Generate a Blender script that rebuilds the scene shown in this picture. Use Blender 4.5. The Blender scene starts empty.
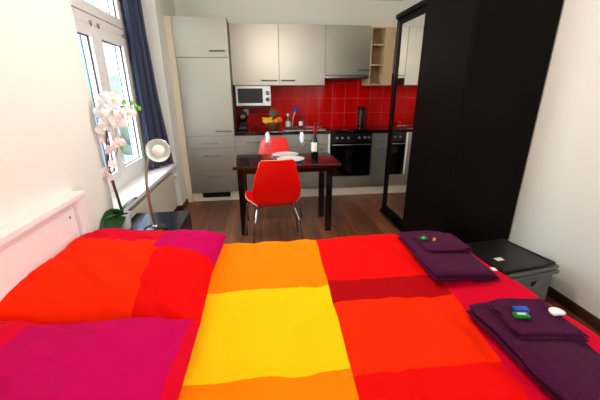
import bpy, bmesh, math, random
from mathutils import Vector, Matrix, noise
random.seed(7)
PI = math.pi
COL = bpy.context.scene.collection

# ------------------------------------------------------------------ materials
def lin(c):
    return tuple(((v / 12.92) if v <= .04045 else ((v + .055) / 1.055) ** 2.4) for v in c)

def mat(name, rgb, rough=.5, metal=0., spec=.5, coat=0., sheen=0., bump=0., bscale=60., var=0., vscale=8.,
        trans=0., emis=None, estr=0., srgb=True, stretch=None, ior=1.45):
    m = bpy.data.materials.new(name); m.use_nodes = True
    nt = m.node_tree; b = nt.nodes['Principled BSDF']
    c = lin(rgb) if srgb else rgb
    b.inputs['Base Color'].default_value = (*c, 1)
    b.inputs['Roughness'].default_value = rough
    b.inputs['Metallic'].default_value = metal
    b.inputs['Specular IOR Level'].default_value = spec
    b.inputs['Coat Weight'].default_value = coat
    b.inputs['Coat Roughness'].default_value = .08
    b.inputs['Sheen Weight'].default_value = sheen
    b.inputs['Transmission Weight'].default_value = trans
    b.inputs['IOR'].default_value = ior
    if emis:
        b.inputs['Emission Color'].default_value = (*emis, 1); b.inputs['Emission Strength'].default_value = estr
    tc = nt.nodes.new('ShaderNodeTexCoord'); src = tc.outputs['Object']
    if stretch:
        mp = nt.nodes.new('ShaderNodeMapping'); mp.inputs['Scale'].default_value = stretch
        nt.links.new(src, mp.inputs['Vector']); src = mp.outputs['Vector']
    if var:
        n = nt.nodes.new('ShaderNodeTexNoise'); n.inputs['Scale'].default_value = vscale; n.inputs['Detail'].default_value = 3
        nt.links.new(src, n.inputs['Vector'])
        r = nt.nodes.new('ShaderNodeValToRGB')
        r.color_ramp.elements[0].position = .3; r.color_ramp.elements[1].position = .7
        r.color_ramp.elements[0].color = (*[v * (1 - var) for v in c], 1)
        r.color_ramp.elements[1].color = (*[min(1, v * (1 + var)) for v in c], 1)
        nt.links.new(n.outputs['Fac'], r.inputs['Fac']); nt.links.new(r.outputs['Color'], b.inputs['Base Color'])
    if bump:
        n = nt.nodes.new('ShaderNodeTexNoise'); n.inputs['Scale'].default_value = bscale; n.inputs['Detail'].default_value = 4
        nt.links.new(src, n.inputs['Vector'])
        bp = nt.nodes.new('ShaderNodeBump'); bp.inputs['Strength'].default_value = bump; bp.inputs['Distance'].default_value = .01
        nt.links.new(n.outputs['Fac'], bp.inputs['Height']); nt.links.new(bp.outputs['Normal'], b.inputs['Normal'])
    return m

def brick_mat(name, c1, c2, mortar, w, h, msize, rough, swz, offset=.5, coat=0., bump=.3, off=(0, 0), grain=None, spec=.5):
    m = bpy.data.materials.new(name); m.use_nodes = True
    nt = m.node_tree; b = nt.nodes['Principled BSDF']; L = nt.links
    tc = nt.nodes.new('ShaderNodeTexCoord'); sp = nt.nodes.new('ShaderNodeSeparateXYZ'); cb = nt.nodes.new('ShaderNodeCombineXYZ')
    L.new(tc.outputs['Object'], sp.inputs[0])
    L.new(sp.outputs[swz[0]], cb.inputs[0]); L.new(sp.outputs[swz[1]], cb.inputs[1])
    mp = nt.nodes.new('ShaderNodeMapping'); mp.inputs['Location'].default_value = (off[0], off[1], 0)
    L.new(cb.outputs[0], mp.inputs['Vector'])
    br = nt.nodes.new('ShaderNodeTexBrick'); br.offset = offset; br.squash = 1
    br.inputs['Scale'].default_value = 1; br.inputs['Brick Width'].default_value = w; br.inputs['Row Height'].default_value = h
    br.inputs['Mortar Size'].default_value = msize; br.inputs['Mortar Smooth'].default_value = .3
    br.inputs['Color1'].default_value = (*lin(c1), 1); br.inputs['Color2'].default_value = (*lin(c2), 1)
    br.inputs['Mortar'].default_value = (*lin(mortar), 1)
    L.new(mp.outputs[0], br.inputs['Vector'])
    col = br.outputs['Color']
    if grain:
        gm = nt.nodes.new('ShaderNodeMapping'); gm.inputs['Scale'].default_value = grain
        L.new(tc.outputs['Object'], gm.inputs['Vector'])
        n = nt.nodes.new('ShaderNodeTexNoise'); n.inputs['Scale'].default_value = 1; n.inputs['Detail'].default_value = 6
        n.inputs['Roughness'].default_value = .65
        L.new(gm.outputs[0], n.inputs['Vector'])
        r = nt.nodes.new('ShaderNodeValToRGB'); r.color_ramp.elements[0].position = .32; r.color_ramp.elements[1].position = .68
        r.color_ramp.elements[0].color = (.45, .42, .4, 1); r.color_ramp.elements[1].color = (1.45, 1.4, 1.35, 1)
        L.new(n.outputs['Fac'], r.inputs['Fac'])
        mx = nt.nodes.new('ShaderNodeMix'); mx.data_type = 'RGBA'; mx.blend_type = 'MULTIPLY'; mx.inputs['Factor'].default_value = 1
        L.new(col, mx.inputs['A']); L.new(r.outputs['Color'], mx.inputs['B']); col = mx.outputs['Result']
    L.new(col, b.inputs['Base Color'])
    b.inputs['Roughness'].default_value = rough; b.inputs['Coat Weight'].default_value = coat; b.inputs['Specular IOR Level'].default_value = spec
    bp = nt.nodes.new('ShaderNodeBump'); bp.invert = True; bp.inputs['Strength'].default_value = bump; bp.inputs['Distance'].default_value = .004
    L.new(br.outputs['Fac'], bp.inputs['Height']); L.new(bp.outputs['Normal'], b.inputs['Normal'])
    return m

def glass_mat(name, tint=(1, 1, 1), rough=0., pane=False):
    m = bpy.data.materials.new(name); m.use_nodes = True
    nt = m.node_tree; nt.nodes.clear(); L = nt.links
    o = nt.nodes.new('ShaderNodeOutputMaterial'); t = nt.nodes.new('ShaderNodeBsdfTransparent'); t.inputs[0].default_value = (*tint, 1)
    g = nt.nodes.new('ShaderNodeBsdfGlossy'); g.inputs['Roughness'].default_value = rough
    f = nt.nodes.new('ShaderNodeFresnel'); f.inputs['IOR'].default_value = 1.45
    mx = nt.nodes.new('ShaderNodeMixShader')
    ge = nt.nodes.new('ShaderNodeNewGeometry'); sb = nt.nodes.new('ShaderNodeMath'); sb.operation = 'SUBTRACT'; sb.inputs[0].default_value = 1
    ml = nt.nodes.new('ShaderNodeMath'); ml.operation = 'MULTIPLY'
    L.new(ge.outputs['Backfacing'], sb.inputs[1]); L.new(sb.outputs[0], ml.inputs[0]); L.new(f.outputs[0], ml.inputs[1])
    L.new(ml.outputs[0], mx.inputs[0]); L.new(t.outputs[0], mx.inputs[1]); L.new(g.outputs[0], mx.inputs[2]); L.new(mx.outputs[0], o.inputs[0])
    return m

def towel_mat():
    m = mat('purple_terry', (.29, .075, .215), rough=.95, spec=.05, sheen=.03)
    nt = m.node_tree; b = nt.nodes['Principled BSDF']; L = nt.links
    tc = [n for n in nt.nodes if n.type == 'TEX_COORD'][0]
    w = nt.nodes.new('ShaderNodeTexWave'); w.wave_type = 'BANDS'; w.bands_direction = 'X'
    w.inputs['Scale'].default_value = 42; w.inputs['Distortion'].default_value = 1.2; w.inputs['Detail'].default_value = 1
    n = nt.nodes.new('ShaderNodeTexNoise'); n.inputs['Scale'].default_value = 260
    ad = nt.nodes.new('ShaderNodeMath'); ad.operation = 'ADD'
    L.new(tc.outputs['Object'], w.inputs['Vector']); L.new(tc.outputs['Object'], n.inputs['Vector'])
    L.new(w.outputs['Fac'], ad.inputs[0]); L.new(n.outputs['Fac'], ad.inputs[1])
    bp = nt.nodes.new('ShaderNodeBump'); bp.inputs['Strength'].default_value = .55; bp.inputs['Distance'].default_value = .004
    L.new(ad.outputs[0], bp.inputs['Height']); L.new(bp.outputs['Normal'], b.inputs['Normal'])
    return m

M = dict(
    wall=mat('white_plaster', (.93, .93, .89), rough=.85, spec=.2, bump=.06, bscale=150),
    kwall=mat('cream_plaster', (.95, .935, .88), rough=.85, spec=.2, bump=.06, bscale=150),
    ceil=mat('ceiling_white', (.92, .91, .88), rough=.9, spec=.1),
    floor=brick_mat('walnut_laminate', (.52, .31, .19), (.37, .21, .13), (.15, .08, .05), 1.1, .095, .002, .38, ('Y', 'X'),
                    offset=.37, bump=.15, grain=(28, 2.2, 1), off=(.2, .03)),
    tiles=brick_mat('red_tiles', (.80, .03, .02), (.74, .025, .015), (.70, .30, .27), .189, .205, .003, .10, ('X', 'Z'),
                    offset=0, bump=.5, coat=0., spec=.12, off=(-.104, -.057)),
    baseb=mat('dark_wood_skirting', (.24, .14, .09), rough=.4, var=.25, vscale=20),
    upvc=mat('white_window_plastic', (.93, .92, .90), rough=.3),
    seal=mat('black_rubber', (.05, .05, .055), rough=.6),
    sill=mat('white_sill', (.94, .94, .93), rough=.3),
    rad=mat('cream_radiator', (.86, .84, .76), rough=.45),
    champ=mat('champagne_laminate', (.67, .65, .595), rough=.40, metal=.75, bump=.02, bscale=40, stretch=(60, 60, 1)),
    champ_dark=mat('champagne_core', (.45, .41, .37), rough=.5),
    cream=mat('cream_board', (.88, .84, .74), rough=.45),
    shelfwood=mat('beige_maple_board', (.80, .69, .53), rough=.5, var=.06, vscale=12),
    plinth=mat('cream_plinth', (.91, .87, .77), rough=.4),
    steel=mat('brushed_steel', (.62, .61, .60), rough=.3, metal=1),
    dsteel=mat('dark_handle_steel', (.40, .38, .36), rough=.32, metal=1),
    chrome=mat('chrome', (.80, .79, .78), rough=.08, metal=1),
    granite=mat('black_granite', (.045, .03, .03), rough=.12, coat=.3, var=.4, vscale=120),
    black=mat('black_plastic', (.03, .03, .032), rough=.35),
    gloss=mat('black_glass', (.012, .012, .014), rough=.05, coat=.5),
    espresso=mat('black_brown_veneer', (.026, .018, .014), rough=.45, spec=.10, var=.18, vscale=1.5, bump=.04, bscale=40, stretch=(1, 14, 1)),
    espresso_side=mat('black_brown_panel', (.050, .035, .028), rough=.5, spec=.08, var=.15, vscale=2., bump=.04, bscale=50, stretch=(14, 14, 1)),
    tablewood=mat('black_brown_tabletop', (.07, .035, .032), rough=.16, coat=.35, var=.2, vscale=3, bump=.03, bscale=40, stretch=(1, 12, 1)),
    mirror=mat('mirror_silver', (.93, .93, .92), rough=.0, metal=1),
    hboard=mat('white_lacquer', (.95, .94, .925), rough=.3),
    dot=mat('grey_screw_cap', (.55, .53, .5), rough=.5),
    redshell=mat('red_lacquer_shell', (.90, .035, .02), rough=.22, coat=.4),
    plyedge=mat('pale_plywood_edge', (.85, .62, .45), rough=.5),
    white=mat('white_plastic', (.93, .93, .92), rough=.3),
    porcelain=mat('white_porcelain', (.93, .925, .91), rough=.1, coat=.3),
    napkin=mat('white_paper', (.96, .95, .95), rough=.8),
    curtain=mat('navy_curtain', (.165, .21, .32), rough=.75, sheen=.3, bump=.2, bscale=350),
    night=mat('blue_black_lacquer', (.055, .065, .095), rough=.25, coat=.2),
    leaf=mat('orchid_leaf_green', (.08, .25, .10), rough=.35, var=.25, vscale=20),
    leaf2=mat('orchid_leaf_bright', (.16, .42, .08), rough=.35, var=.2, vscale=20),
    stem=mat('orchid_stem_brown', (.36, .24, .17), rough=.6),
    petal=mat('white_petal', (.97, .975, .975), rough=.6, spec=.3),
    petalpink=mat('blush_petal', (.95, .89, .88), rough=.6, spec=.3),
    bud=mat('green_bud', (.45, .72, .25), rough=.5),
    lip=mat('yellow_lip', (.93, .88, .68), rough=.5),
    soil=mat('dark_bark', (.06, .045, .04), rough=.9, bump=.6, bscale=80),
    goose=mat('copper_gooseneck', (.66, .55, .47), rough=.28, metal=.9),
    lampin=mat('white_reflector', (.88, .93, .90), rough=.25),
    bulb=mat('frosted_bulb', (.96, .97, .95), rough=.15),
    cord=mat('white_cord', (.92, .92, .93), rough=.5),
    grey=mat('grey_crate_plastic', (.43, .44, .44), rough=.5),
    lidblack=mat('black_tray_plastic', (.06, .058, .056), rough=.42, bump=.05, bscale=300),
    towel=towel_mat(),
    matt=mat('white_mattress', (.9, .89, .87), rough=.9),
    wineglass=glass_mat('clear_glass', (.97, .97, .97)),
    pane=glass_mat('window_glass', (.96, .98, 1.)),
    wine=mat('dark_green_glass', (.02, .025, .015), rough=.06, coat=.5),
    foil=mat('red_foil', (.78, .04, .04), rough=.3, metal=.3),
    label=mat('off_white_label', (.90, .87, .82), rough=.6),
    green=mat('green_plastic', (.03, .50, .16), rough=.3),
    dgreen=mat('deep_green_bottle', (.03, .30, .08), rough=.12, coat=.4),
    blue=mat('blue_plastic', (.10, .28, .72), rough=.35),
    yellow=mat('banana_yellow', (.93, .73, .10), rough=.5, var=.12, vscale=30),
    orange=mat('orange_peel', (.97, .42, .04), rough=.45, bump=.2, bscale=200),
    pinecr=mat('pineapple_leaf', (.34, .40, .27), rough=.6, var=.2, vscale=40),
    pineb=mat('pineapple_skin', (.55, .36, .12), rough=.7, var=.4, vscale=90, bump=.6, bscale=90),
    wicker=mat('brown_wicker', (.38, .24, .10), rough=.7, var=.4, vscale=120, bump=.5, bscale=150),
    redcap=mat('red_plastic', (.80, .03, .03), rough=.3),
    goldp=mat('amber_wrapper', (.90, .58, .10), rough=.3),
    facade=mat('pale_blue_render', (.36, .46, .60), rough=.9, var=.05, vscale=1),
    facade2=mat('pale_grey_render', (.46, .48, .51), rough=.9, var=.05, vscale=1),
    roof=mat('slate_roof', (.35, .37, .40), rough=.8),
    fwin=mat('dark_window_glass', (.14, .18, .23), rough=.2),
    bark=mat('tree_bark', (.32, .29, .26), rough=.9),
    folia=mat('grey_green_foliage', (.30, .35, .31), rough=.9),
    street=mat('street_asphalt', (.5, .5, .5), rough=.9),
    shade=mat('fill_lamp_glow', (.95, .93, .88), rough=.3, emis=(1., .96, .90), estr=46.),  # glow of the added fill globe
)

# fabric colours of the bed linen
def fabric(name, rgb):
    return mat(name, rgb, rough=.85, spec=.08, sheen=0., bump=.08, bscale=500, srgb=True)
F = dict(orange=fabric('orange_cotton', (.985, .50, .0)), yellow=fabric('yellow_cotton', (.985, .76, .03)),
         red=fabric('red_cotton', (.88, .03, .02)), dark=fabric('dark_red_cotton', (.66, .01, .04)),
         verm=fabric('vermilion_cotton', (.97, .15, .0)), crim=fabric('crimson_cotton', (.84, .01, .16)),
         mag=fabric('magenta_cotton', (.76, .01, .33)))

# ------------------------------------------------------------------ mesh kit
class MB:
    def __init__(s): s.bm = bmesh.new()
    def _mi(s, faces, mi):
        for f in faces: f.material_index = mi
    def box(s, x0, x1, y0, y1, z0, z1, bev=0., mi=0, seg=2):
        r = bmesh.ops.create_cube(s.bm, size=1)
        vs = r['verts']
        for v in vs:
            v.co = Vector(((x0 + x1) / 2 + v.co.x * (x1 - x0), (y0 + y1) / 2 + v.co.y * (y1 - y0), (z0 + z1) / 2 + v.co.z * (z1 - z0)))
        fs = set(f for v in vs for f in v.link_faces); s._mi(fs, mi)
        if bev:
            es = list(set(e for v in vs for e in v.link_edges))
            r = bmesh.ops.bevel(s.bm, geom=es, offset=bev, segments=seg, affect='EDGES', profile=.6)
            s._mi(r['faces'], mi)
        return s
    def lathe(s, prof, c=(0, 0, 0), seg=24, mi=0, rot=None, cap=True):
        rings = []
        R = rot or Matrix.Identity(3); c = Vector(c)
        for r, z in prof:
            if r < 1e-5: rings.append([s.bm.verts.new(c + R @ Vector((0, 0, z)))])
            else: rings.append([s.bm.verts.new(c + R @ Vector((r * math.cos(2 * PI * i / seg), r * math.sin(2 * PI * i / seg), z))) for i in range(seg)])
        for a, b in zip(rings, rings[1:]):
            for i in range(seg):
                j = (i + 1) % seg
                if len(a) == 1 and len(b) == 1: break
                if len(a) == 1: f = s.bm.faces.new((a[0], b[j], b[i]))
                elif len(b) == 1: f = s.bm.faces.new((a[i], a[j], b[0]))
                else: f = s.bm.faces.new((a[i], a[j], b[j], b[i]))
                f.material_index = mi; f.smooth = True
        if cap:
            for q in (rings[0], rings[-1]):
                if len(q) > 2:
                    f = s.bm.faces.new(q); f.material_index = mi
        return s
    def cyl(s, c, r, h, seg=20, r2=None, mi=0, rot=None):
        r2 = r if r2 is None else r2
        return s.lathe([(r, 0), (r2, h)], c, seg, mi, rot)
    def tube(s, pts, r, seg=10, mi=0, cap=True):
        pts = [Vector(p) for p in pts]; n = len(pts); rings = []
        up = Vector((0, 0, 1)); prev = None
        for i, p in enumerate(pts):
            t = (pts[min(i + 1, n - 1)] - pts[max(i - 1, 0)]).normalized()
            if prev is None:
                a = t.cross(up if abs(t.z) < .9 else Vector((1, 0, 0))).normalized()
            else:
                a = (prev - t * prev.dot(t)).normalized()
            prev = a; b = t.cross(a)
            rr = r[i] if isinstance(r, (list, tuple)) else r
            rings.append([s.bm.verts.new(p + (a * math.cos(2 * PI * k / seg) + b * math.sin(2 * PI * k / seg)) * rr) for k in range(seg)])
        for a, b in zip(rings, rings[1:]):
            for i in range(seg):
                j = (i + 1) % seg
                f = s.bm.faces.new((a[i], a[j], b[j], b[i])); f.material_index = mi; f.smooth = True
        if cap:
            for q in (rings[0], rings[-1]):
                f = s.bm.faces.new(q); f.material_index = mi
        return s
    def grid(s, fn, nu, nv, mfn=None, closed_u=False):
        V = [[s.bm.verts.new(fn(i / nu, j / nv)) for j in range(nv + 1)] for i in range(nu + 1)]
        for i in range(nu):
            for j in range(nv):
                f = s.bm.faces.new((V[i][j], V[i + 1][j], V[i + 1][j + 1], V[i][j + 1])); f.smooth = True
                if mfn: f.material_index = mfn((i + .5) / nu, (j + .5) / nv)
        return V
    def ico(s, c, r, sub=2, sc=(1, 1, 1), mi=0, rough=0.):
        q = bmesh.ops.create_icosphere(s.bm, subdivisions=sub, radius=1)
        for v in q['verts']:
            k = 1 + rough * noise.noise(v.co * 2.3 + Vector(c))
            v.co = Vector(c) + Vector((v.co.x * r * sc[0] * k, v.co.y * r * sc[1] * k, v.co.z * r * sc[2] * k))
            for f in v.link_faces: f.material_index = mi; f.smooth = True
        return s
    def xf(s, mtx):
        for v in s.bm.verts: v.co = mtx @ v.co
        return s
    def build(s, name, mats, parent=None, keep0=False, **tags):
        me = bpy.data.meshes.new(name)
        bmesh.ops.recalc_face_normals(s.bm, faces=s.bm.faces)
        mats = mats if isinstance(mats, (list, tuple)) else [mats]
        o = bpy.data.objects.new(name, me); COL.objects.link(o)
        off = Vector((0, 0, 0))
        if parent:
            o.parent = parent; q = parent
            while q: off += q.location; q = q.parent
        elif not keep0:
            vs = [v.co for v in s.bm.verts]
            off = Vector(((min(v.x for v in vs) + max(v.x for v in vs)) / 2, (min(v.y for v in vs) + max(v.y for v in vs)) / 2, min(v.z for v in vs)))
            o.location = off
        for v in s.bm.verts: v.co = v.co - off
        s.bm.to_mesh(me); s.bm.free()
        for m in mats: me.materials.append(m)
        for k, v in tags.items(): o[k] = v
        return o

def smooth(o, ang=40):
    for p in o.data.polygons: p.use_smooth = True
    try: o.data.set_sharp_from_angle(angle=math.radians(ang))
    except Exception: pass
    return o

def thing(name, label, cat, loc=(0, 0, 0), group=None):
    o = bpy.data.objects.new(name, None); COL.objects.link(o); o.location = loc
    o.empty_display_size = .05
    o['label'] = label; o['category'] = cat
    if group: o['group'] = group
    return o

def tag(o, label, cat, group=None, kind=None):
    o['label'] = label; o['category'] = cat
    if group: o['group'] = group
    if kind: o['kind'] = kind
    return o

def dup(root, loc, rz=0., label=None):
    def cp(o, par):
        c = o.copy(); COL.objects.link(c); c.parent = par
        for ch in [x for x in COL.objects if x.parent == o]: cp(ch, c)
        return c
    r = cp(root, None); r.location = loc; r.rotation_euler = (0, 0, rz)
    if label: r['label'] = label
    return r

def bx(name, d, m, parent=None, bev=0., **t):
    return MB().box(*d, bev=bev).build(name, m, parent, **t)

def struct(name, mb, m): return mb.build(name, m, None, keep0=True, kind='structure')

def P2(*a): return [Vector(p) for p in a]
def bez(p0, p1, p2, p3, n=10):
    p0, p1, p2, p3 = map(Vector, (p0, p1, p2, p3)); r = []
    for i in range(n + 1):
        t = i / n; r.append(p0 * (1 - t) ** 3 + p1 * 3 * t * (1 - t) ** 2 + p2 * 3 * t * t * (1 - t) + p3 * t ** 3)
    return r

# ------------------------------------------------------------------ room
XL, XR, YB, YK, ZC = -1.0, 1.986, -2.2, 4.69, 2.53
XO = -1.30            # outer face of window wall
NY0, NY1 = 2.12, 3.80  # niche
ZS = .60               # sill height
struct('floor', MB().box(XL - .35, XR + .1, YB - .1, YK + .1, -.1, 0), M['floor'])
struct('ceiling', MB().box(XL - .35, XR + .1, YB - .1, YK + .1, ZC, ZC + .1), M['ceil'])
struct('wall_back_kitchen', MB().box(XL - .35, XR + .1, YK, YK + .1, 0, ZC), M['kwall'])
w = MB(); ry0, ry1, rz0, rz1 = -2.15, -.70, .95, 2.35
w.box(XR, XR + .1, YB - .1, ry0, 0, ZC); w.box(XR, XR + .1, ry1, YK, 0, ZC); w.box(XR, XR + .1, ry0, ry1, 0, rz0); w.box(XR, XR + .1, ry0, ry1, rz1, ZC)
struct('wall_right', w, M['wall'])
w = MB()
w.box(XL - .35, XL, YB, NY0, 0, ZC); w.box(XL - .35, XL, NY1, YK, 0, ZC)
w.box(XL - .35, XL, NY0, NY1, 2.50, ZC)
w.box(XL - .35, XL - .22, NY0, NY1, 0, ZS)
w.box(XL - .35, XL - .22, NY0, NY0 + .08, ZS, 2.5); w.box(XL - .35, XL - .22, 3.50, NY1, ZS, 2.5)
struct('wall_left', w, M['wall'])
struct('wall_behind_viewer', MB().box(XL - .35, XR, YB - .1, YB, 0, ZC), M['wall'])
w = MB()
for a in ((ry0, ry0 + .05), (ry1 - .05, ry1)): w.box(XR + .02, XR + .08, a[0], a[1], rz0, rz1)
for a in ((rz0, rz0 + .05), (rz1 - .05, rz1)): w.box(XR + .02, XR + .08, ry0 + .05, ry1 - .05, *a)
fr2 = struct('unseen_window', w, M['upvc'])  # unseen window, assumed from a tile glint and sized for brightness
MB().box(XR + .045, XR + .055, ry0 + .05, ry1 - .05, rz0 + .05, rz1 - .05).build('window_pane', M['pane'], fr2)
w = MB(); w.box(XR - .014, XR, YB, YK - .62, 0, .07, bev=.004)
struct('baseboard_right', w, M['baseb'])
w = MB(); w.box(XL, XL + .014, NY1, YK - .62, 0, .06); w.box(XL - .2, XL, NY1 - .014, NY1, 0, .06)
struct('baseboard_left', w, M['baseb'])
w = MB(); w.box(XL, XL + .014, YB, NY0, 0, .06)
struct('baseboard_left_near', w, M['baseb'])

# window 1 in the niche
FX0, FX1 = -1.30, -1.225
wy0, wy1 = 2.20, 3.50
wf = MB()
wf.box(FX0, FX1, wy0, wy0 + .07, ZS, 2.5); wf.box(FX0, FX1, wy1 - .07, wy1, ZS, 2.5)
wf.box(FX0, FX1, wy0 + .07, wy1 - .07, ZS, ZS + .06); wf.box(FX0, FX1, wy0 + .07, wy1 - .07, 2.43, 2.5)
wf.box(FX0, FX1 + .01, wy0 + .07, wy1 - .07, 1.86, 1.925, bev=.004)
win = struct('window_1', wf, M['upvc'])
def sash(y0, y1, z0, z1, t, name):
    s = MB(); x0, x1 = FX0 + .01, FX1 + .018
    s.box(x0, x1, y0, y0 + t, z0, z1, bev=.004); s.box(x0, x1, y1 - t, y1, z0, z1, bev=.004)
    s.box(x0, x1, y0 + t, y1 - t, z0, z0 + t + .01); s.box(x0, x1, y0 + t, y1 - t, z1 - t, z1)
    o = s.build(name, M['upvc'], win)
    g = MB(); a0, a1, b0, b1 = y0 + t, y1 - t, z0 + t + .01, z1 - t; q = .007; sa, sb_ = x1 - .034, x1 - .022
    g.box(sa, sb_, a0, a0 + q, b0, b1); g.box(sa, sb_, a1 - q, a1, b0, b1)
    g.box(sa, sb_, a0 + q, a1 - q, b0, b0 + q); g.box(sa, sb_, a0 + q, a1 - q, b1 - q, b1)
    s2 = x0 + .004; g.box(s2, s2 + .006, a0, a0 + q, b0, b1); g.box(s2, s2 + .006, a1 - q, a1, b0, b1)
    g.build('glazing_seal', M['seal'], o)
    MB().box(x1 - .031, x1 - .026, a0, a1, b0, b1).build('window_pane', M['pane'], o)
    return o
sash(2.275, 2.838, .665, 1.855, .078, 'casement')
sash(2.843, 3.425, .665, 1.855, .078, 'casement')
sash(2.275, 3.425, 1.93, 2.425, .06, 'fanlight')
h = MB(); h.box(FX1 + .018, FX1 + .03, 2.80, 2.825, 1.10, 1.2, bev=.004); h.tube([(FX1 + .03, 2.812, 1.15), (FX1 + .06, 2.812, 1.15), (FX1 + .065, 2.812, 1.14), (FX1 + .065, 2.812, 1.04)], .008)
h.build('window_handle', M['white'], win)
h = MB()
for y in (2.30, 2.78, 2.90, 3.38): h.cyl((FX1 + .02, y, 1.845), .008, .035, seg=10)
h.build('hinge', M['steel'], win)
# sill: a slab ending flush with the wall
s = MB(); s.box(-1.225, -.985, NY0, NY1, ZS - .035, ZS, bev=.006)
struct('trim_window_sill', s, M['sill'])
# radiator
r = thing('radiator', 'cream panel radiator set under the window sill behind the nightstand', 'radiator', (-1.07, 2.95, .05))
q = MB(); q.box(-1.035, -1.02, 2.2, 3.70, .10, .50, bev=.006); q.box(-1.13, -1.115, 2.2, 3.70, .10, .50, bev=.006)
q.build('panel', M['rad'], r)
for y in (2.2, 3.685): MB().box(-1.115, -1.035, y, y + .015, .1, .5).build('side_cover', M['rad'], r)
q = MB()
for i in range(60): q.box(-1.112, -1.038, 2.225 + i * .0245, 2.230 + i * .0245, .485, .5)
q.build('top_grille', M['rad'], r)
q = MB(); q.tube([(-1.07, 3.72, .42), (-1.05, 3.74, .42), (-1.02, 3.75, .43)], .012); q.cyl((-1.02, 3.75, .43), .018, .04)
q.build('valve', M['white'], r)
for y in (2.4, 3.5): MB().box(-1.10, -1.05, y, y + .03, 0, .12).build('foot', M['rad'], r)

# curtain
def curt(u, v):
    z = ZS + .008 + v * (2.47 - ZS)
    w = 1 - v
    y = 3.40 + u * (.36 + .0 * w)
    x0 = -1.175 + u * (.03 + .13 * w ** 1.6)
    x = x0 + .036 * math.sin(u * 3.7 * 2 * PI + .5 * math.sin(v * 3)) * (.65 + .35 * v) + .006 * noise.noise(Vector((u * 6, v * 4, 0)))
    y += .012 * math.sin(u * 10.6 * 2 * PI)
    return Vector((x, y - .01 * w, z))
c = MB(); c.grid(curt, 110, 30); co = c.build('curtain', M['curtain'])
sm = co.modifiers.new('thick', 'SOLIDIFY'); sm.thickness = .004; sm.offset = 0
tag(co, 'dark navy blue curtain hanging in folds at the right side of the window', 'curtain')
rod = MB(); rod.tube([(-1.13, NY0 + .01, 2.485), (-1.13, NY1 - .01, 2.485)], .012)
tag(rod.build('curtain_rail', M['white']), 'white rail at the top of the window niche that carries the curtain', 'curtain rail')

# ------------------------------------------------------------------ outside
struct('ground_outside', MB().box(-60, -1.5, -20, 60, -6.2, -6), M['street'])
def building(name, x0, x1, y0, y1, z1, m, label, nw):
    b = thing(name, label, 'building', ((x0 + x1) / 2, (y0 + y1) / 2, -6))
    MB().box(x0, x1, y0, y1, -6, z1).build('wall', m, b)
    MB().box(x0 - .3, x1 + .3, y0 - .3, y1 + .3, z1, z1 + .4).build('roof', M['roof'], b)
    for i in range(nw):
        for k in range(3):
            y = y0 + 1.2 + i * (y1 - y0 - 2.4) / max(1, nw - 1); z = -2.5 + k * 3.2
            if z + 1.8 > z1: continue
            f = MB().box(x1, x1 + .06, y - .6, y + .6, z, z + 1.7).build('window_frame', M['upvc'], b)
            MB().box(x1 + .06, x1 + .08, y - .5, y + .5, z + .1, z + 1.6).build('window_pane', M['fwin'], f)
building('apartment_building', -15, -7, 17.0, 34, 9.5, M['facade'], 'tall pale blue building across the street seen through the window', 4)
building('low_house', -20, -12, 10.0, 16.5, 1.6, M['facade2'], 'low pale grey house left of the tall blue building outside', 2)
def tree(x, y, h, label):
    t = thing('street_tree', label, 'tree', (x, y, -6), 'street trees outside the window')
    MB().tube([(x, y, -6), (x + .1, y, -3), (x, y + .1, h - 2)], [.25, .2, .1]).build('trunk', M['bark'], t)
    c = MB()
    for i in range(14):
        a = random.random() * 2 * PI; rr = random.random() * 1.1
        c.ico((x + rr * math.cos(a), y + rr * math.sin(a), h - 2.2 + random.random() * 2), .5 + .35 * random.random(), 2, rough=.5)
    c.build('crown', M['folia'], t)
tree(-9.5, 11.0, 2.6, 'grey green tree in front of the low house outside, nearer the window edge')
tree(-5.6, 15.0, 1.6, 'shorter grey green tree beside the tall blue building outside')

# ------------------------------------------------------------------ kitchen
X0 = -.927
YF = 4.083      # front of tall and base units
YU = 4.37       # front of wall cabinets
def hbar(name, x0, x1, z, y, parent, m=None):
    h = MB(); h.tube([(x0, y - .028, z), (x1, y - .028, z)], .006, 10)
    for x in (x0 + .015, x1 - .015): h.tube([(x, y, z), (x, y - .028, z)], .005, 8)
    return h.build(name, m or M['dsteel'], parent)
def front(name, x0, x1, z0, z1, y, parent, m=None):
    g = .002
    return MB().box(x0 + g, x1 - g, y, y + .018, z0 + g, z1 - g, bev=.0015).build(name, m or M['champ'], parent)
t = thing('tall_kitchen_cabinet', 'tall champagne-grey fridge cabinet with two doors above three drawers, beside the left wall', 'cabinet', (X0 + .3, 4.38, 0))
MB().box(X0 + .001, X0 + .599, YF + .02, YK - .002, .127, 2.176).build('body', M['champ_dark'], t)
d = front('door', X0, X0 + .6, 1.758, 2.176, YF, t); hbar('handle', X0 + .385, X0 + .56, 1.828, YF, d)
d = front('door', X0, X0 + .6, .858, 1.758, YF, t); hbar('handle', X0 + .375, X0 + .572, .92, YF, d)
for z0, z1, hz in ((.709, .858, .775), (.42, .709, .616), (.127, .42, .34)):
    d = front('drawer', X0, X0 + .6, z0, z1, YF, t); hbar('handle', X0 + .205, X0 + .395, hz, YF, d, M['steel'])
p = MB().box(X0, X0 + .6, YF + .03, YF + .05, 0, .125).build('plinth', M['plinth'], t)
q = MB().box(X0 + .13, X0 + .49, YF + .024, YF + .03, .05, .115)
for i in range(6): q.box(X0 + .14, X0 + .48, YF + .021, YF + .024, .058 + i * .009, .062 + i * .009)
q.build('vent_grille', M['black'], t)
o = MB().box(XL + .001, X0 - .001, YF, YF + .02, 0, 2.176).build('filler_panel', M['cream'])
tag(o, 'narrow cream filler strip between the left wall and the tall cabinet', 'panel')

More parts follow.
